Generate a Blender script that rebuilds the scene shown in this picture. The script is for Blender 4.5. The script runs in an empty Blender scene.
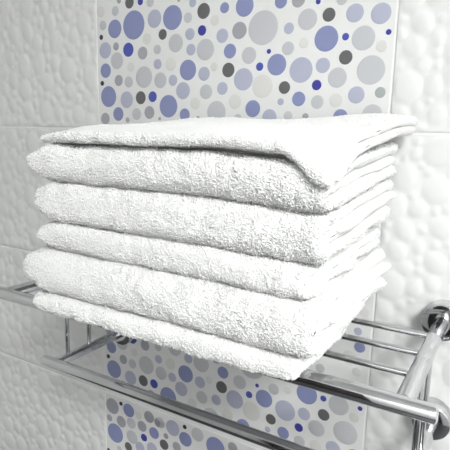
import bpy, bmesh, math, random
import numpy as np
from mathutils import Matrix, Vector

random.seed(7)
rng = np.random.default_rng(11)
SC = bpy.context.scene
COL = SC.collection
Z0 = 1.50                      # eye level above the floor; the wall plane is y = 0, x runs along the wall

# ------------------------------------------------------------------ camera
cam_data = bpy.data.cameras.new('camera')
cam_data.sensor_width = 36.0
cam_data.lens = 496.92 * 36.0 / 450.0
cam_data.clip_start = 0.01
camera = bpy.data.objects.new('camera', cam_data)
COL.objects.link(camera)
CR = Vector((0.85819211, 0.51288966, 0.02122501))
CU = Vector((-0.10970305, 0.14285414, 0.98364523))
CF = Vector((-0.50146938, 0.84648502, -0.17886186))
M = Matrix((CR, CU, -CF)).transposed().to_4x4()
M.translation = Vector((0, -0.778, Z0))
camera.matrix_world = M
SC.camera = camera

# ------------------------------------------------------------------ world, light, exposure
world = bpy.data.worlds.new('world'); SC.world = world
world.use_nodes = True
world.node_tree.nodes['Background'].inputs[0].default_value = (0.8, 0.82, 0.85, 1)
world.node_tree.nodes['Background'].inputs[1].default_value = 0.1
LAMP = Vector((1.00, -1.62, Z0 + 1.06))       # flush ceiling lamp
LAMP_POWER = 37.0
LAMP_SIZE = 0.60
SC.view_settings.view_transform = 'Standard'
SC.view_settings.look = 'None'
SC.view_settings.gamma = 1.0
SC.view_settings.use_curve_mapping = False
SC.view_settings.exposure = 0.66

# ------------------------------------------------------------------ materials
def mat(name, base, rough=0.5, metal=0.0, spec=0.5, bump=None, var=None, coat=0.0, sheen=0.0, rough_var=None):
    m = bpy.data.materials.new(name); m.use_nodes = True
    nt = m.node_tree; b = nt.nodes['Principled BSDF']
    b.inputs['Base Color'].default_value = (*base, 1)
    b.inputs['Roughness'].default_value = rough
    b.inputs['Metallic'].default_value = metal
    b.inputs['Specular IOR Level'].default_value = spec
    b.inputs['Coat Weight'].default_value = coat
    b.inputs['Coat Roughness'].default_value = 0.08
    b.inputs['Sheen Weight'].default_value = sheen
    tc = nt.nodes.new('ShaderNodeTexCoord')
    if var:
        scale, amount = var
        n = nt.nodes.new('ShaderNodeTexNoise'); n.inputs['Scale'].default_value = scale; n.inputs['Detail'].default_value = 4
        r = nt.nodes.new('ShaderNodeMapRange'); r.inputs[3].default_value = 1 - amount; r.inputs[4].default_value = 1 + amount
        mx = nt.nodes.new('ShaderNodeVectorMath'); mx.operation = 'SCALE'; mx.inputs[0].default_value = base
        nt.links.new(tc.outputs['Object'], n.inputs['Vector']); nt.links.new(n.outputs['Fac'], r.inputs[0])
        nt.links.new(r.outputs[0], mx.inputs['Scale']); nt.links.new(mx.outputs[0], b.inputs['Base Color'])
    if rough_var:
        scale, lo, hi = rough_var
        n = nt.nodes.new('ShaderNodeTexNoise'); n.inputs['Scale'].default_value = scale; n.inputs['Detail'].default_value = 3
        r = nt.nodes.new('ShaderNodeMapRange'); r.inputs[1].default_value = 0.35; r.inputs[2].default_value = 0.7
        r.inputs[3].default_value = lo; r.inputs[4].default_value = hi
        nt.links.new(tc.outputs['Object'], n.inputs['Vector']); nt.links.new(n.outputs['Fac'], r.inputs[0])
        nt.links.new(r.outputs[0], b.inputs['Roughness'])
    if bump:
        scale, strength, dist = bump
        n = nt.nodes.new('ShaderNodeTexNoise'); n.inputs['Scale'].default_value = scale; n.inputs['Detail'].default_value = 3
        bp = nt.nodes.new('ShaderNodeBump'); bp.inputs['Strength'].default_value = strength; bp.inputs['Distance'].default_value = dist
        nt.links.new(tc.outputs['Object'], n.inputs['Vector']); nt.links.new(n.outputs['Fac'], bp.inputs['Height'])
        nt.links.new(bp.outputs[0], b.inputs['Normal'])
    return m

def tiled(name, base, grout, w, h, rough):
    m = mat(name, base, rough); nt = m.node_tree; b = nt.nodes['Principled BSDF']
    tc = nt.nodes.new('ShaderNodeTexCoord'); br = nt.nodes.new('ShaderNodeTexBrick')
    br.offset = 0; br.inputs['Scale'].default_value = 1
    br.inputs['Brick Width'].default_value = w; br.inputs['Row Height'].default_value = h
    br.inputs['Mortar Size'].default_value = 0.003
    br.inputs['Color1'].default_value = (*base, 1); br.inputs['Color2'].default_value = (*[c * .97 for c in base], 1)
    br.inputs['Mortar'].default_value = (*grout, 1)
    nt.links.new(tc.outputs['UV'], br.inputs['Vector']); nt.links.new(br.outputs['Color'], b.inputs['Base Color'])
    return m

WHITE_TILE = mat('white_glazed_tile', (0.755, 0.76, 0.755), 0.28, bump=(60, 0.05, 0.002), var=(5, 0.02))
GROUT = mat('pale_grout', (0.83, 0.83, 0.82), 0.9, bump=(300, 0.3, 0.001))
PLAIN_WALL = tiled('plain_white_wall_tile', (0.80, 0.80, 0.79), (0.65, 0.65, 0.64), 0.6, 0.3, 0.3)
FLOOR_TILE = tiled('grey_floor_tile', (0.06, 0.06, 0.062), (0.05, 0.05, 0.05), 0.3, 0.3, 0.4)
CEILING = mat('white_ceiling_paint', (0.8, 0.8, 0.8), 0.9, bump=(80, 0.1, 0.002))
CHROME = mat('polished_chrome', (0.62, 0.63, 0.64), 0.07, 1.0, rough_var=(45, 0.04, 0.13))
TERRY = mat('white_terry_cloth', (0.95, 0.95, 0.94), 1.0, spec=0.1, bump=(900, 0.6, 0.002), sheen=0.25)
PILE = mat('white_terry_pile', (0.97, 0.97, 0.96), 1.0, spec=0.05, sheen=0.2)
for _m in (TERRY, PILE):                     # thin cotton lets some light through
    _nt = _m.node_tree; _p = _nt.nodes['Principled BSDF']; _o = _nt.nodes['Material Output']
    _t = _nt.nodes.new('ShaderNodeBsdfTranslucent'); _t.inputs[0].default_value = (0.95, 0.95, 0.94, 1)
    _x = _nt.nodes.new('ShaderNodeMixShader'); _x.inputs[0].default_value = 0.10 if _m is PILE else 0.04
    _nt.links.new(_p.outputs[0], _x.inputs[1]); _nt.links.new(_t.outputs[0], _x.inputs[2]); _nt.links.new(_x.outputs[0], _o.inputs['Surface'])
HEM = mat('white_woven_hem', (0.9, 0.9, 0.88), 0.9, spec=0.15, bump=(1500, 0.4, 0.001))
REFLECTION_DOOR = mat('dark_reflection_door', (0.035, 0.03, 0.03), 0.4, var=(6, 0.2))  # near-black, for the added slab that the chrome reflects
METAL = mat('brushed_metal', (0.6, 0.6, 0.6), 0.35, 1.0)
WHITE_PLASTIC = mat('white_plastic', (0.8, 0.8, 0.8), 0.4)
DIFF = bpy.data.materials.new('lit_diffuser'); DIFF.use_nodes = True
_b = DIFF.node_tree.nodes['Principled BSDF']
_b.inputs['Emission Color'].default_value = (1, 0.98, 0.94, 1); _b.inputs['Emission Strength'].default_value = 6.0
DOT_COL = {'B': (0.245, 0.275, 0.47), 'L': (0.43, 0.45, 0.56), 'G': (0.52, 0.53, 0.555), 'P': (0.67, 0.67, 0.65),
           'M': (0.37, 0.375, 0.41), 'D': (0.13, 0.13, 0.135), 'N': (0.055, 0.055, 0.32), 'U': (0.075, 0.10, 0.40),
           'K': (0.03, 0.03, 0.06), 'T': (0.38, 0.42, 0.41)}
DOT_NAME = {'B': 'periwinkle', 'L': 'lavender', 'G': 'light_grey', 'P': 'pale_grey', 'M': 'mid_grey', 'D': 'dark_grey',
            'N': 'indigo', 'U': 'royal_blue', 'K': 'black', 'T': 'green_grey'}
DOT_MAT = {k: mat(DOT_NAME[k] + '_dot_glaze', c, 0.3, var=(120, 0.05)) for k, c in DOT_COL.items()}

# ------------------------------------------------------------------ helpers
def link(name, me, material=None, parent=None, loc=None):
    o = bpy.data.objects.new(name, me); COL.objects.link(o)
    if material and me and not me.materials: me.materials.append(material)
    if parent: o.parent = parent
    if loc is not None: o.location = loc
    return o

def empty(name, loc=(0, 0, 0)):
    o = bpy.data.objects.new(name, None); COL.objects.link(o); o.location = loc; o.empty_display_size = 0.05
    return o

def tag(o, label, cat, group=None):
    o['label'] = label; o['category'] = cat
    if group: o['group'] = group
    return o

def box_mesh(name, x0, x1, y0, y1, z0, z1, bevel=0.0, uv=False):
    bm = bmesh.new()
    bmesh.ops.create_cube(bm, size=1)
    for v in bm.verts:
        v.co = Vector((x0 if v.co.x < 0 else x1, y0 if v.co.y < 0 else y1, z0 if v.co.z < 0 else z1))
    if bevel: bmesh.ops.bevel(bm, geom=bm.edges[:], offset=bevel, segments=2, affect='EDGES')
    if uv:
        l = bm.loops.layers.uv.new()
        for f in bm.faces:
            n = f.normal
            for lp in f.loops:
                c = lp.vert.co
                lp[l].uv = (c.y, c.z) if abs(n.x) > .5 else ((c.x, c.z) if abs(n.y) > .5 else (c.x, c.y))
    me = bpy.data.meshes.new(name); bm.to_mesh(me); bm.free()
    return me

def np_mesh(name, verts, faces, smooth=True):
    """verts (n,3), faces (m,3) or (m,4) numpy"""
    me = bpy.data.meshes.new(name)
    verts = np.ascontiguousarray(verts, np.float32); faces = np.ascontiguousarray(faces, np.int32)
    k = faces.shape[1]
    me.vertices.add(len(verts)); me.vertices.foreach_set('co', verts.ravel())
    me.loops.add(faces.size); me.loops.foreach_set('vertex_index', faces.ravel())
    me.polygons.add(len(faces))
    me.polygons.foreach_set('loop_start', np.arange(0, faces.size, k, dtype=np.int32))
    me.polygons.foreach_set('loop_total', np.full(len(faces), k, np.int32))
    me.update(calc_edges=True); me.validate()
    me.polygons.foreach_set('use_smooth', np.full(len(me.polygons), smooth, bool))
    return me

def hash3(i, j, k, seed):
    n = (i * 374761393 + j * 668265263 + k * 2147483647 + seed * 1274126177) & 0xffffffff
    n = ((n ^ (n >> 13)) * 1274126177) & 0xffffffff
    return ((n ^ (n >> 16)) & 0xffff) / 65535.0

def noise(P, scale, seed=0):
    """value noise, -1..1, P (...,3) in metres, scale = cell size"""
    q = P / scale; i0 = np.floor(q).astype(np.int64); f = q - i0; f = f * f * (3 - 2 * f)
    out = 0
    for a in (0, 1):
        for b in (0, 1):
            for c in (0, 1):
                w = (f[..., 0] if a else 1 - f[..., 0]) * (f[..., 1] if b else 1 - f[..., 1]) * (f[..., 2] if c else 1 - f[..., 2])
                out = out + w * hash3(i0[..., 0] + a, i0[..., 1] + b, i0[..., 2] + c, seed)
    return out * 2 - 1

def smooth01(a, b, x):
    t = np.clip((x - a) / (b - a), 0, 1); return t * t * (3 - 2 * t)

# ------------------------------------------------------------------ room shell
RX0, RX1, RY, ZC = -2.0, 1.9, -2.1, Z0 + 1.10
def struct(name, me, material):
    o = link(name, me, material); o['kind'] = 'structure'; return o
struct('floor', box_mesh('floor', RX0 - .1, RX1 + .1, RY - .1, .1, -.1, 0, uv=True), FLOOR_TILE)
struct('ceiling', box_mesh('ceiling', RX0 - .1, RX1 + .1, RY - .1, .1, ZC, ZC + .1), CEILING)
struct('wall_left', box_mesh('wall_left', RX0 - .1, RX0, RY - .1, .1, 0, ZC, uv=True), PLAIN_WALL)
struct('wall_right', box_mesh('wall_right', RX1, RX1 + .1, RY - .1, .1, 0, ZC, uv=True), PLAIN_WALL)
struct('wall_front', box_mesh('wall_front', RX0, RX1, RY - .1, RY, 0, ZC, uv=True), PLAIN_WALL)
wall_back = struct('wall_back', box_mesh('wall_back', RX0, RX1, .0012, .1, 0, ZC), GROUT)
reflection_door = struct('reflection_door_1', box_mesh('reflection_door_1', -.72, .10, RY, RY + .035, 0.01, 2.03, 0.003), REFLECTION_DOOR)  # unseen dark slab added behind the camera to darken chrome reflections
def handle_mesh():
    bm = bmesh.new()
    for (r, a, b) in ((.025, (0, 0, 0), (0, .01, 0)), (.009, (0, .01, 0), (0, .05, 0)), (.009, (-.01, .05, 0), (.11, .05, 0))):
        a = Vector(a); b = Vector(b)
        mm = Matrix.Translation((a + b) / 2) @ (b - a).to_track_quat('Z', 'Y').to_matrix().to_4x4()
        bmesh.ops.create_cone(bm, cap_ends=True, segments=20, radius1=r, radius2=r, depth=(b - a).length, matrix=mm)
    me = bpy.data.meshes.new('reflection_door_handle'); bm.to_mesh(me); bm.free(); return me
link('reflection_door_handle', handle_mesh(), METAL, reflection_door, (-.66, RY + .035, 1.0))

# ------------------------------------------------------------------ wall tiles (0.594 x 0.30 m, rows from Z0 + 0.0082)
XL, TW, TH, ZJ, JT = -.7735, .594, .30, Z0 + .0082, .0024

def bubble_tile_mesh(seed):
    r = np.random.default_rng(seed)
    w, h = TW - JT, TH - JT
    C = []
    for rad, tries in ((.023, 14), (.019, 60), (.0155, 220), (.0125, 700), (.010, 1800), (.0078, 2600), (.006, 2600)):
        for _ in range(tries):
            rr = rad * r.uniform(.92, 1.12)
            x, z = r.uniform(rr * .5, w - rr * .5), r.uniform(rr * .5, h - rr * .5)
            if all((x - c[0]) ** 2 + (z - c[1]) ** 2 > ((rr + c[2]) * .98) ** 2 for c in C): C.append((x, z, rr))
    nx, nz = 300, 152
    gx, gz = np.meshgrid(np.linspace(0, w, nx), np.linspace(0, h, nz), indexing='ij')
    H = np.zeros_like(gx)
    for (x, z, rr) in C:
        R = rr * 1.10; asp = r.uniform(.84, 1.0); th = r.normal(0, .35)
        i0, i1 = max(0, int((x - R * 1.2) / w * nx)), min(nx, int((x + R * 1.2) / w * nx) + 2)
        k0, k1 = max(0, int((z - R * 1.2) / h * nz)), min(nz, int((z + R * 1.2) / h * nz) + 2)
        dx, dz = gx[i0:i1, k0:k1] - x, gz[i0:i1, k0:k1] - z
        a, b = dx * math.cos(th) + dz * math.sin(th), -dx * math.sin(th) + dz * math.cos(th)
        d2 = (a / (R * asp)) ** 2 + (b / (R / asp)) ** 2
        cap = (.0018 + rr * .095) * np.sqrt(np.clip(1 - d2, 0, 1)) - .0010
        H[i0:i1, k0:k1] = np.maximum(H[i0:i1, k0:k1], cap)
    for _ in range(3):        # soft glaze filling the creases
        Hp = np.pad(H, 1, mode='edge')
        H = (Hp[1:-1, 1:-1] * 2 + Hp[:-2, 1:-1] + Hp[2:, 1:-1] + Hp[1:-1, :-2] + Hp[1:-1, 2:]) / 6
    edge = np.minimum(np.minimum(gx, w - gx), np.minimum(gz, h - gz))
    H *= smooth01(0, .006, edge)
    front = np.stack([gx, .0006 - H, gz], -1).reshape(-1, 3)
    idx = np.arange(nx * nz).reshape(nx, nz)
    F = [np.stack([idx[:-1, :-1], idx[1:, :-1], idx[1:, 1:], idx[:-1, 1:]], -1).reshape(-1, 4)]
    ring = np.concatenate([idx[:, 0], idx[-1, 1:], idx[-2::-1, -1], idx[0, -2:0:-1]])
    back = front[ring].copy(); back[:, 1] = .006
    bi = len(front) + np.arange(len(ring))
    F.append(np.stack([ring, bi, np.roll(bi, -1), np.roll(ring, -1)], -1))
    return np_mesh('bubble_tile', np.concatenate([front, back]), np.concatenate(F))

bubble = [bubble_tile_mesh(s) for s in (3, 8, 21)]
for m_ in bubble: m_.materials.append(WHITE_TILE)
dot_tile = box_mesh('dotted_tile', JT / 2, TW - JT / 2, 0, .006, JT / 2, TH - JT / 2, .0007)
dot_tile.materials.append(WHITE_TILE)

def dot_mesh(key):
    bm = bmesh.new(); n = 26
    prof = ((1.0, .25), (.975, -.35), (.90, -.75), (.6, -1.0))
    rings = [[bm.verts.new((r * math.cos(2 * math.pi * i / n), y, r * math.sin(2 * math.pi * i / n))) for i in range(n)] for r, y in prof]
    for a, b in zip(rings, rings[1:]):
        for i in range(n): bm.faces.new((a[i], a[(i + 1) % n], b[(i + 1) % n], b[i]))
    bm.faces.new(rings[-1])
    bmesh.ops.recalc_face_normals(bm, faces=bm.faces[:])
    for f in bm.faces: f.smooth = True
    me = bpy.data.meshes.new(DOT_NAME[key] + '_dot'); bm.to_mesh(me); bm.free(); me.materials.append(DOT_MAT[key]); return me
DOTM = {k: dot_mesh(k) for k in DOT_COL}

# printed dots measured on the two alternating tile designs: x, z, radius in 0.1 mm from the tile's lower left corner, colour
DOT_A = """126,2300,126,P 610,2448,55,M 876,2383,109,D 1149,2372,66,N 1391,2339,88,G 508,2269,93,G 172,2030,95,G 486,1935,178,B 977,1965,271,B 117,1804,51,K 220,1545,161,L 513,1602,79,M 833,1518,135,U 1194,1434,121,M 1305,1690,109,P 532,1328,166,G 1488,2034,166,L 219,1150,144,B 897,1196,95,P 1223,986,206,G 119,903,50,K 569,946,110,M 833,911,109,G 285,634,212,B 774,564,166,L 1137,597,127,D 1435,611,103,U 1353,314,125,M 1031,285,117,G 543,286,139,B 183,192,122,M 792,167,53,M 2053,2301,34,M 2356,2223,78,L 2592,2060,135,D 1907,2014,220,B 2257,1981,93,G 1682,1738,97,D 2563,1736,90,N 2303,1696,105,L 1985,1562,167,G 2327,1425,104,L 1554,1479,90,G 2639,1405,188,G 1560,1212,97,L 1875,1196,126,P 1626,911,147,G 1923,901,103,L 2262,1071,186,B 2154,706,159,L 2618,990,125,L 2666,674,134,G 2435,473,113,P 1817,427,213,B 2197,270,116,B 2498,209,38,M 1605,195,33,M 3024,2069,92,B 3417,2056,174,B 2833,1887,94,P 3328,1673,143,M 2989,1613,122,L 3150,1347,125,B 3528,1254,141,G 3777,1678,278,G 2835,1102,80,P 3126,1032,126,D 3739,1059,70,U 3429,864,189,L 3010,724,112,L 2894,315,199,G 3275,497,131,P 3631,368,146,B 3338,199,80,G 3801,741,196,P 4086,2057,111,B 4390,2044,114,M 4724,1984,41,N 4561,1738,164,G 4247,1631,90,L 4519,1385,79,P 4245,1322,109,G 3902,1296,40,N 4053,1075,175,B 4488,971,202,L 4210,704,104,D 4153,477,59,L 4472,517,118,B 4769,727,82,N 4796,464,109,G 3954,223,138,L 4296,245,81,G 4603,234,58,M 5103,1975,85,G 4909,1774,105,D 5316,1759,137,L 4887,1423,196,B 5194,1429,56,U 5216,1125,108,D 5469,1389,181,G 4856,1025,119,L 5102,829,155,G 5102,490,112,P 5419,561,131,L 5188,234,118,B 5706,1715,152,L 5836,1445,42,N 5754,1255,89,P 5616,920,216,G 5780,590,82,T 5681,264,158,G 5754,2518,93,B 5708,2786,69,L"""
DOT_B = """210,2701,209,M 475,2845,50,K 705,2750,164,B 114,2373,85,M 477,2397,142,M 997,2725,97,P 1294,2785,141,M 779,2456,132,G 1090,2490,130,M 1549,2733,111,M 285,2040,239,B 793,2122,167,G 1145,2231,90,N 1430,2443,137,B 680,1836,110,D 1026,1947,133,L 400,1681,69,G 61,1531,44,K 1371,2042,147,L 1597,2749,127,G 1938,2740,180,L 2250,2872,49,K 1760,2489,67,M 2269,2593,163,B 1705,2262,120,D 2570,2807,152,G 2045,2339,110,M 3011,2681,224,B 3413,2829,110,M"""
def parse(s):
    out = []
    for e in s.split():
        x, z, r, c = e.split(','); out.append([int(x) / 1e4, int(z) / 1e4, int(r) / 1e4, c])
    return out
def fill(dots, seed, measured):
    r = random.Random(seed)
    for rad, tries in ((.021, 300), (.016, 500), (.012, 900), (.009, 700), (.0055, 120)):
        for _ in range(tries):
            rr = rad * r.uniform(.85, 1.1); x, z = r.uniform(rr + .002, TW - rr - .002), r.uniform(rr + .002, TH - rr - .002)
            if measured(x, z, rr): continue
            if all((x - d[0]) ** 2 + (z - d[1]) ** 2 > (rr + d[2] + .0045) ** 2 for d in dots):
                pool = 'KND' if rad < .006 else ('BLGMPDNLGP' if rad < .013 else 'BLGGPBL')
                dots.append([x, z, rr, r.choice(pool)])
    for d in dots:
        d[2] = min(d[2], d[0] - .0015, TW - d[0] - .0015, d[1] - .0015, TH - d[1] - .0015)
    return [d for d in dots if d[2] > .002]
dotsA, dotsB = (fill(parse(DOT_A), 1, lambda x, z, r: .018 < z + r and z - r < .25 - x * .09),
                fill(parse(DOT_B), 2, lambda x, z, r: x - r < .37 and z + r > .155 + x * .36))

cols = [(-3, 'b'), (-2, 'b'), (-1, 'b'), (0, 'd'), (1, 'b'), (2, 'b'), (3, 'b'), (4, 'b')]
for k in range(-5, 4):
    for i, kind in cols:
        x = XL + i * TW; z = ZJ + k * TH
        if x < RX0 - .01 or x + TW > RX1 + .2: continue
        if kind == 'b':
            link('bubble_tile', bubble[(i * 2 + k * 3) % 3], None, wall_back, (x + JT / 2, 0, z + JT / 2))
        else:
            t = link('dotted_tile', dot_tile, None, wall_back, (x, 0, z))
            if -3 <= k <= 1:
                for (dx, dz, r, c) in (dotsA if k % 2 == 0 else dotsB):
                    o = link('dot', DOTM[c], None, t, (dx, 0, dz)); o.scale = (r, .0007, r)

# ------------------------------------------------------------------ chrome towel rack
def tube_mesh(name, a, b, r, seg=28, caps=True, dome=0.0):
    """cylinder from a to b with softly rounded end edges"""
    a, b = Vector(a), Vector(b); L = (b - a).length
    e = min(.0025, r * .4) if not dome else dome
    prof = [(0, -0.0), (r - e, 0), (r - e * .3, e * .3), (r, e), (r, L - e), (r - e * .3, L - e * .3), (r - e, L), (0, L)]
    bm = bmesh.new(); rings = []
    for (rr, z) in prof[1:-1]:
        rings.append([bm.verts.new((rr * math.cos(2 * math.pi * i / seg), rr * math.sin(2 * math.pi * i / seg), z)) for i in range(seg)])
    for p, q in zip(rings, rings[1:]):
        for i in range(seg): bm.faces.new((p[i], p[(i + 1) % seg], q[(i + 1) % seg], q[i])).smooth = True
    bm.faces.new(rings[0][::-1]); bm.faces.new(rings[-1])
    bm.transform(Matrix.Translation(a) @ (b - a).to_track_quat('Z', 'Y').to_matrix().to_4x4())
    me = bpy.data.meshes.new(name); bm.to_mesh(me); bm.free(); return me

ZS, ZL = Z0 - .262, Z0 - .42            # shelf level and lower hanging level
XA, XB = -.697, -.077                   # the two side bars
rack = empty('towel_rack', (0, 0, 0))
tag(rack, 'chrome tubular towel rack on the tiled wall with rod shelf and lower bar', 'towel rack')
R = .0098
bar = link('shelf_front_bar', tube_mesh('shelf_front_bar', (-.735, -.293, ZS), (-.044, -.293, ZS), R), CHROME, rack)
low = link('hanging_bar', tube_mesh('hanging_bar', (-.727, -.202, ZL), (-.044, -.202, ZL), R), CHROME, rack)
for x in (XA, XB):
    link('shelf_side_bar', tube_mesh('shelf_side_bar', (x, -.290, ZS), (x, -.002, ZS), R), CHROME, rack)
    link('lower_side_bar', tube_mesh('lower_side_bar', (x, -.199, ZL), (x, -.002, ZL), R), CHROME, rack)
    for y in (-.172, -.118):
        link('post', tube_mesh('post', (x, y, ZS - .004), (x, y, ZL + .004), .0042, 16), CHROME, rack)
for y in (-.095, -.160, -.2235):
    link('shelf_rod', tube_mesh('shelf_rod', (XA + .004, y, ZS + .002), (XB - .004, y, ZS + .002), .0042, 16), CHROME, rack)
def flange_mesh():
    bm = bmesh.new(); seg = 40
    prof = [(.0275, .001), (.0275, -.028), (.0270, -.0295), (.0258, -.030), (.012, -.0301)]
    rings = [[bm.verts.new((r * math.cos(2 * math.pi * i / seg), y, r * math.sin(2 * math.pi * i / seg))) for i in range(seg)] for r, y in prof]
    for p, q in zip(rings, rings[1:]):
        for i in range(seg): bm.faces.new((p[i], p[(i + 1) % seg], q[(i + 1) % seg], q[i])).smooth = True
    bm.faces.new(rings[-1]); bm.faces.new(rings[0][::-1])
    bmesh.ops.recalc_face_normals(bm, faces=bm.faces[:])
    me = bpy.data.meshes.new('wall_flange'); bm.to_mesh(me); bm.free(); me.materials.append(CHROME); return me
FM = flange_mesh()
for x in (XA, XB):
    for z in (ZS, ZL): link('wall_flange', FM, None, rack, (x, 0, z))

# ------------------------------------------------------------------ towels
def path_points(pts_fn, segs):
    return np.concatenate(segs)

def sheet(mid, t, u0, u1, du, swap=False, end_r=None):
    """Thick cloth strip. mid: (n,2) midline in the (a,z) plane (a = y, or x when swap).  u0/u1: arrays (n) with
    where each midline point's strip begins and ends along the other axis.  Returns outer grid, inner grid (n,m,3), normals."""
    n = len(mid)
    d = np.gradient(mid, axis=0); d /= np.linalg.norm(d, axis=1, keepdims=True) + 1e-12
    nor = np.stack([-d[:, 1], d[:, 0]], 1)                 # left of the travelling direction
    s = np.concatenate([[0], np.cumsum(np.linalg.norm(np.diff(mid, axis=0), axis=1))])
    e = t / 2
    hs = np.sqrt(np.clip(1 - (1 - np.clip(np.minimum(s, s[-1] - s) / e, 0, 1)) ** 2, 0, 1))
    Lu = float(np.mean(u1 - u0)); k = 7; er = end_r or e
    th = np.linspace(0, math.pi / 2, k)
    near = er * (1 - np.cos(th)); hn = np.sin(th)
    m = max(4, int((Lu - 2 * er) / du))
    midu = np.linspace(er, Lu - er, m + 1)[1:-1]
    uu = np.concatenate([near, midu, Lu - near[::-1]]) / Lu
    hu = np.concatenate([hn, np.ones(len(midu)), hn[::-1]])
    U = u0[:, None] + (u1 - u0)[:, None] * uu[None]
    h = e * hs[:, None] * hu[None]
    def side(sg):
        a = mid[:, 0:1] + sg * nor[:, 0:1] * h; z = mid[:, 1:2] + sg * nor[:, 1:2] * h
        return np.stack([U, a, z], -1) if not swap else np.stack([a, U, z], -1)
    N = np.zeros((n, len(uu), 3))
    if swap: N[..., 0] = nor[:, 0:1]
    else: N[..., 1] = nor[:, 0:1]
    N[..., 2] = nor[:, 1:2]
    dirU = np.concatenate([-np.cos(th), np.zeros(len(midu)), np.cos(th[::-1])])
    E = np.zeros_like(N); E[..., 1 if swap else 0] = dirU[None]
    return side(1), side(-1), N * hu[None, :, None] + E, -N * hu[None, :, None] + E

def grid_faces(n, m, off, flip):
    i = np.arange(n * m).reshape(n, m) + off
    f = np.stack([i[:-1, :-1], i[1:, :-1], i[1:, 1:], i[:-1, 1:]], -1).reshape(-1, 4)
    return f[:, ::-1] if flip else f

def c_path(yf, yb, zb, zt, t, fine, coarse, squash=1.0):
    """midline of a sheet folded at the front: top rear -> front -> bottom rear"""
    H = zt - zb; rr = (H - t) / 2; zc = (zt + zb) / 2
    ym = yf + t / 2 + rr * squash
    L = yb - ym
    nfine = max(2, int(.045 / fine))
    ytop = np.concatenate([np.linspace(yb, ym + .045, max(3, int((L - .045) / coarse))), np.linspace(ym + .045, ym, nfine)[1:]])
    ytop = np.concatenate([[yb, yb - t * .06, yb - t * .18, yb - t * .35], ytop[ytop < yb - t * .4]])
    top = np.stack([ytop, np.full_like(ytop, zc + rr)], 1)
    na = max(10, int(math.pi * rr / fine)); th = np.linspace(0, math.pi, na)[1:-1]
    sup = .78
    arc = np.stack([ym - rr * squash * np.sin(th) ** sup, zc + rr * np.sign(np.cos(th)) * np.abs(np.cos(th)) ** sup], 1)
    bot = top[::-1].copy(); bot[:, 1] = zc - rr
    return np.concatenate([top, arc, bot])

def flat_path(yf, yb, z, t, step):
    y = np.linspace(yb, yf, int((yb - yf) / step))
    e = np.array([0, .06, .18, .35]) * t
    y = np.concatenate([yb - e, y[(y < yb - .4 * t) & (y > yf + .4 * t)], (yf + e)[::-1]])
    return np.stack([y, np.full_like(y, z)], 1)

STACK_B, STACK_T = -.2515, .012
def stack_deform(P):
    """settling of the whole pile: rises a little towards the wall, sags to the ends, soft waviness"""
    Q = P.copy(); f = np.clip((P[..., 2] - STACK_B) / (STACK_T - STACK_B), 0, 1.2)
    Q[..., 2] += f * .018 * smooth01(-.33, -.05, P[..., 1])
    Q[..., 2] += f * (.0035 * noise(P * np.array([1, .6, .2]), .11, 5))
    Q[..., 2] -= f * .007 * smooth01(-.30, -.15, P[..., 0]) * smooth01(-.2, -.33, P[..., 1])
    Q[..., 0] += .003 * noise(P * np.array([.2, 1, 3]), .05, 9)
    Q[..., 1] += .0035 * noise(P * np.array([1, .2, 3]), .09, 13)
    return Q

def terry(P, N, seed, amp=1.0):
    d = .0014 * noise(P, .018, seed) + .0008 * noise(P, .008, seed + 1) + .0004 * noise(P, .004, seed + 2)
    return P + N * (d * amp)[..., None]

def tufts(V, F, NV, count, keep, seed, length=(.0019, .0037), width=.00075):
    """short bent loops of pile standing on the faces for which keep(centre, normal) holds"""
    r = np.random.default_rng(seed)
    q = V[F]; c = q.mean(1); n = np.cross(q[:, 2] - q[:, 0], q[:, 3] - q[:, 1]); a = np.linalg.norm(n, axis=1) + 1e-15
    n = n / a[:, None]; n *= np.where((n * NV[F].mean(1)).sum(1) < 0, -1, 1)[:, None]; ok = keep(c, n) & (a > 1e-9); q, n, a = q[ok], n[ok], a[ok]
    i = r.choice(len(q), count, p=a / a.sum()); w = r.random((count, 2, 1)); q = q[i]; n = n[i]
    B = (q[:, 0] * (1 - w[:, 0]) + q[:, 1] * w[:, 0]) * (1 - w[:, 1]) + (q[:, 3] * (1 - w[:, 0]) + q[:, 2] * w[:, 0]) * w[:, 1]
    clump = np.stack([noise(B, .009, seed + 5), noise(B, .009, seed + 6), noise(B, .009, seed + 7)], 1)
    g = r.normal(size=(count, 3)) * .75 + clump * .9
    g -= n * (g * n).sum(1, keepdims=True)
    L = r.uniform(length[0], length[1], (count, 1))
    d1 = n + g * .8; d1 /= np.linalg.norm(d1, axis=1, keepdims=True)
    d2 = n * .35 + g * 1.2; d2 /= np.linalg.norm(d2, axis=1, keepdims=True)
    p0 = B - n * .0006; p1 = p0 + d1 * L * .6; p2 = p1 + d2 * L * .5
    s1 = np.cross(d1, r.normal(size=(count, 3))); s1 /= np.linalg.norm(s1, axis=1, keepdims=True) + 1e-9
    s2 = np.cross(d1, s1); wd = width * r.uniform(.8, 1.3, (count, 1))
    vs = []
    for base, k in ((p0, .9), (p1, 1.15)):
        for j in range(3):
            an = 2 * math.pi * j / 3; vs.append(base + (s1 * math.cos(an) + s2 * math.sin(an)) * wd * k)
    vs.append(p2)
    Vt = np.stack(vs, 1).reshape(-1, 3)
    tri = np.array([(0, 1, 4), (0, 4, 3), (1, 2, 5), (1, 5, 4), (2, 0, 3), (2, 3, 5), (3, 4, 6), (4, 5, 6), (5, 3, 6)])
    Ft = (np.arange(count)[:, None, None] * 7 + tri[None]).reshape(-1, 3)
    return np_mesh('terry_pile', Vt, Ft)

def corner_cut(y, yf, rc):
    k = np.clip((yf + rc - y) / rc, 0, 1); return rc * (1 - np.sqrt(1 - k * k * .96))

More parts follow.
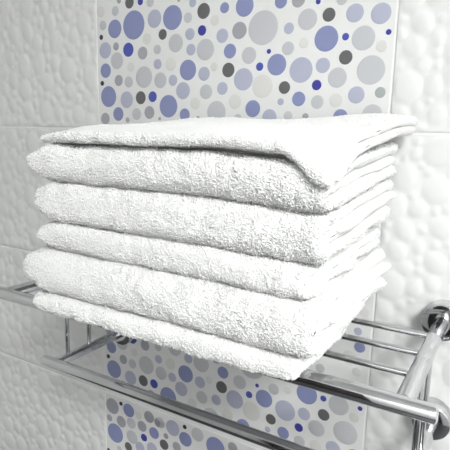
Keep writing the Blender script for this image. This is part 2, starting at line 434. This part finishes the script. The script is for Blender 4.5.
def make_towel(label, yf, yb, zb, zt, x0, x1, layers, seed, squash=1.0, pinch=.45, hem=False, tuft_n=25000):
    root = empty('folded_towel', (0, 0, 0)); tag(root, label, 'towel', 'white towels stacked on the rack')
    H = zt - zb; t = H * (.495 if layers == 2 else .31); zc = (zb + zt) / 2
    r = np.random.default_rng(seed)
    def finish(A, B, NA, NB, name, material, amp, sd, tuft_count):
        def shape(P):
            Q = P.copy()
            k = 1 - (1 - pinch) * (1 - smooth01(x0 - .002, x0 + .038, P[..., 0])) - .10 * smooth01(x1 - .022, x1, P[..., 0])
            Q[..., 2] = zc + (P[..., 2] - zc) * k
            return Q
        PA = stack_deform(shape(A)); PB = stack_deform(shape(B))
        PA = terry(PA, NA, sd, amp); PB = terry(PB, NB, sd + 50, amp)
        PA[..., 2] += Z0; PB[..., 2] += Z0
        n, m = PA.shape[:2]
        V = np.concatenate([PA.reshape(-1, 3), PB.reshape(-1, 3)])
        F = np.concatenate([grid_faces(n, m, 0, True), grid_faces(n, m, n * m, False)])
        o = link(name, np_mesh(name, V, F), material, root)
        if tuft_count:
            keep = lambda c, nn: (c[:, 1] < yf + .05) | (c[:, 0] < x0 + .03) | (c[:, 0] > x1 - .012)
            # faces whose outside faces the room
            NV = np.concatenate([NA.reshape(-1, 3), NB.reshape(-1, 3)])
            Fo = F[len(F) // 2:]
            p = link('terry_pile', tufts(V, Fo, NV, int(tuft_count * 0.95), keep, sd + 90), PILE, root); p['kind'] = 'stuff'
        return o
    mid = c_path(yf, yb, zb, zt, t, .0022, .012, squash)
    nn = len(mid)
    jit = .0035 * noise(np.stack([np.zeros(nn), mid[:, 0] * 1, mid[:, 1] * 8], 1), .05, seed)
    cut = corner_cut(mid[:, 0], yf, .020)
    up = np.where(mid[:, 1] > zc, 1, -1)
    ends = r.uniform(-.003, .003, 2)
    u0 = x0 + cut + jit; u1 = x1 - cut * .55 - corner_cut(-mid[:, 0], -yb, .016) + np.where(up > 0, ends[0], ends[1]) + jit
    finish(*sheet(mid, t, u0, u1, .0024), 'outer_layer', TERRY, 1.0, seed, tuft_n)
    def inner(name, z, ti, yff, x_add, material, amp, sd, x_in=.012, count=0):
        mid = flat_path(yff, yb - .004, z, ti, .006)
        nn = len(mid); jit = .003 * noise(np.stack([np.zeros(nn), mid[:, 0], mid[:, 1] * 8], 1), .06, sd)
        finish(*sheet(mid, ti, np.full(nn, x0 + x_in) + jit, np.full(nn, x1 + x_add) + jit - (0 if name == 'hem_edge' else corner_cut(mid[:, 0], yf, .034)) - corner_cut(-mid[:, 0], -yb, .012), .006), name, material, amp, sd, count)
    if layers > 2:
        inner('inner_layer', zc, H - 2 * t + .001, yf + t * .7, r.uniform(-.002, .001), TERRY, .8, seed + 20)
    if hem:                                             # a hem edge that peeps out of the fold
        inner('hem_edge', zc + .006, .010, yf + .045, .0065, HEM, .25, seed + 30, x_in=.25)
    return root

make_towel('thin white terry towel at the bottom of the stack, lying on the chrome rods', -.338, -.045, -.2515, -.2245, -.580, -.176, 2, 101, pinch=.7, tuft_n=22000)
make_towel('thick puffy white towel, second from the bottom of the stack', -.340, -.040, -.2235, -.1625, -.596, -.157, 3, 202, squash=.85, pinch=.62, hem=True, tuft_n=34000)
make_towel('thin white towel third from the bottom, set back between two thick ones', -.331, -.042, -.1615, -.1225, -.573, -.168, 3, 303, pinch=.5, tuft_n=25000)
make_towel('thick white towel third from the top of the stack, hem edge showing', -.335, -.040, -.1215, -.0675, -.574, -.154, 3, 404, squash=.85, pinch=.55, hem=True, tuft_n=31000)
make_towel('plump white towel second from the top, directly under the loosely draped one', -.336, -.040, -.0665, -.0195, -.576, -.153, 3, 505, squash=.9, pinch=.42, tuft_n=29000)

# the top towel: two loose layers folded along the right-hand side, hem towards the room
def make_top_towel():
    root = empty('folded_towel', (0, 0, 0))
    tag(root, 'thin loosely folded white towel draped on top of the stack with woven hem stripes', 'towel', 'white towels stacked on the rack')
    t = .0125; zb, zt = -.0185, .0075; yf, yb = -.337, -.030; x0, x1 = -.572, -.150
    rr = (zt - zb - t) / 2; zc = (zt + zb) / 2
    e = np.array([0, .06, .18, .35]) * t
    xt = np.concatenate([np.linspace(x0 + rr + t / 2, x1 - .45 * t, 190), (x1 - e)[::-1]])
    th = np.linspace(0, math.pi, 14)[1:-1]
    top = np.stack([xt, np.full_like(xt, zc + rr)], 1)
    arc = np.stack([x0 + rr + t / 2 - rr * np.sin(th), zc - rr * np.cos(th)], 1)
    bot = top[::-1].copy(); bot[:, 1] = zc - rr
    mid = np.concatenate([bot, arc, top]); nn = len(mid)
    up = mid[:, 1] > zc
    cut = .020 * np.clip((x0 + .10 - mid[:, 0]) / .10, 0, 1) ** 2
    jit = .003 * noise(np.stack([mid[:, 0], mid[:, 1] * 6, np.zeros(nn)], 1), .07, 77)
    u0 = np.where(up, yf, yf + .028) + cut + jit; u1 = np.full(nn, yb) + jit
    A, B, NA, NB = sheet(mid, t, u0, u1, .0028, swap=True)
    def shape(P):
        Q = P.copy(); x, y, z = P[..., 0], P[..., 1], P[..., 2]
        fx = smooth01(x1 - .16, x1, x); back = smooth01(-.30, -.10, y)
        lay = np.clip((z - zb) / (zt - zb), 0, 1)
        Q[..., 0] += .014 * back * smooth01(x1 - .10, x1, x) * np.where(lay > .5, 1, .8) + .003 * smooth01(x1 - .1, x1, x)
        Q[..., 2] += back * fx * np.where(lay > .5, .0085 - .002 * smooth01(x1 - .03, x1, x), .0045 + .005 * smooth01(x1 - .03, x1, x))          # the layers part towards the wall
        Q[..., 2] -= .0095 * smooth01(-.298, -.336, y) * (lay > .5) * (1 - .45 * smooth01(-.38, -.24, x))
        droop = smooth01(x1 - .060, x1 + .004, x) * smooth01(-.255, -.337, y)
        Q[..., 2] -= .030 * droop; Q[..., 1] -= .006 * droop
        k = smooth01(x0, x0 + .09, x); Q[..., 2] = zb + .004 + (Q[..., 2] - zb - .004) * (.68 + .32 * k)
        Q[..., 2] -= .005 * (1 - k)
        return Q
    PA = stack_deform(shape(A)); PB = stack_deform(shape(B))
    # woven hem: three shallow ribs parallel to the front edge
    rib = np.zeros(PA.shape[:2])
    for yy in (yf + .015, yf + .024, yf + .033): rib += np.exp(-((A[..., 1] - yy) / .0028) ** 2)
    amp = 1 - .8 * smooth01(yf + .008, yf + .013, A[..., 1]) * (1 - smooth01(yf + .038, yf + .044, A[..., 1]))
    d = terry(PA, NA, 606) - PA
    PA = PA + d * amp[..., None] + NA * (rib * -.0036)[..., None]
    PB = terry(PB, NB, 656)
    PA[..., 2] += Z0; PB[..., 2] += Z0
    n, m = PA.shape[:2]
    V = np.concatenate([PA.reshape(-1, 3), PB.reshape(-1, 3)])
    F = np.concatenate([grid_faces(n, m, 0, False), grid_faces(n, m, n * m, True)])
    link('outer_layer', np_mesh('outer_layer', V, F), TERRY, root)
    NV = np.concatenate([NA.reshape(-1, 3), NB.reshape(-1, 3)]); Fo = F[:len(F) // 2]
    keep = lambda c, nn_: (c[:, 1] < yf + .008) | (c[:, 0] < x0 + .012)
    p = link('terry_pile', tufts(V, F, NV, 11000, keep, 700), PILE, root); p['kind'] = 'stuff'
    keep2 = lambda c, nn_: (c[:, 1] > yf + .042) & (nn_[:, 2] > .3) & (c[:, 2] > Z0 - .005)
    p = link('terry_pile', tufts(V, Fo, NV, 16000, keep2, 710, (.0012, .0024)), PILE, root); p['kind'] = 'stuff'
make_top_towel()

# ------------------------------------------------------------------ ceiling lamp
lamp = empty('ceiling_lamp', (LAMP.x, LAMP.y, ZC))
tag(lamp, 'square flush ceiling lamp with a white diffuser', 'lamp')
h = LAMP_SIZE / 2
link('housing', box_mesh('housing', -h - .02, h + .02, -h - .02, h + .02, -.028, 0, .004), WHITE_PLASTIC, lamp)
link('diffuser', box_mesh('diffuser', -h, h, -h, h, -.034, -.028, .002), DIFF, lamp)
ld = bpy.data.lights.new('lamp_light', 'AREA'); ld.shape = 'SQUARE'; ld.size = LAMP_SIZE; ld.energy = LAMP_POWER; ld.color = (.985, 1, 1)
lo = bpy.data.objects.new('lamp_light', ld); COL.objects.link(lo); lo.parent = lamp; lo.location = (0, 0, -.036)
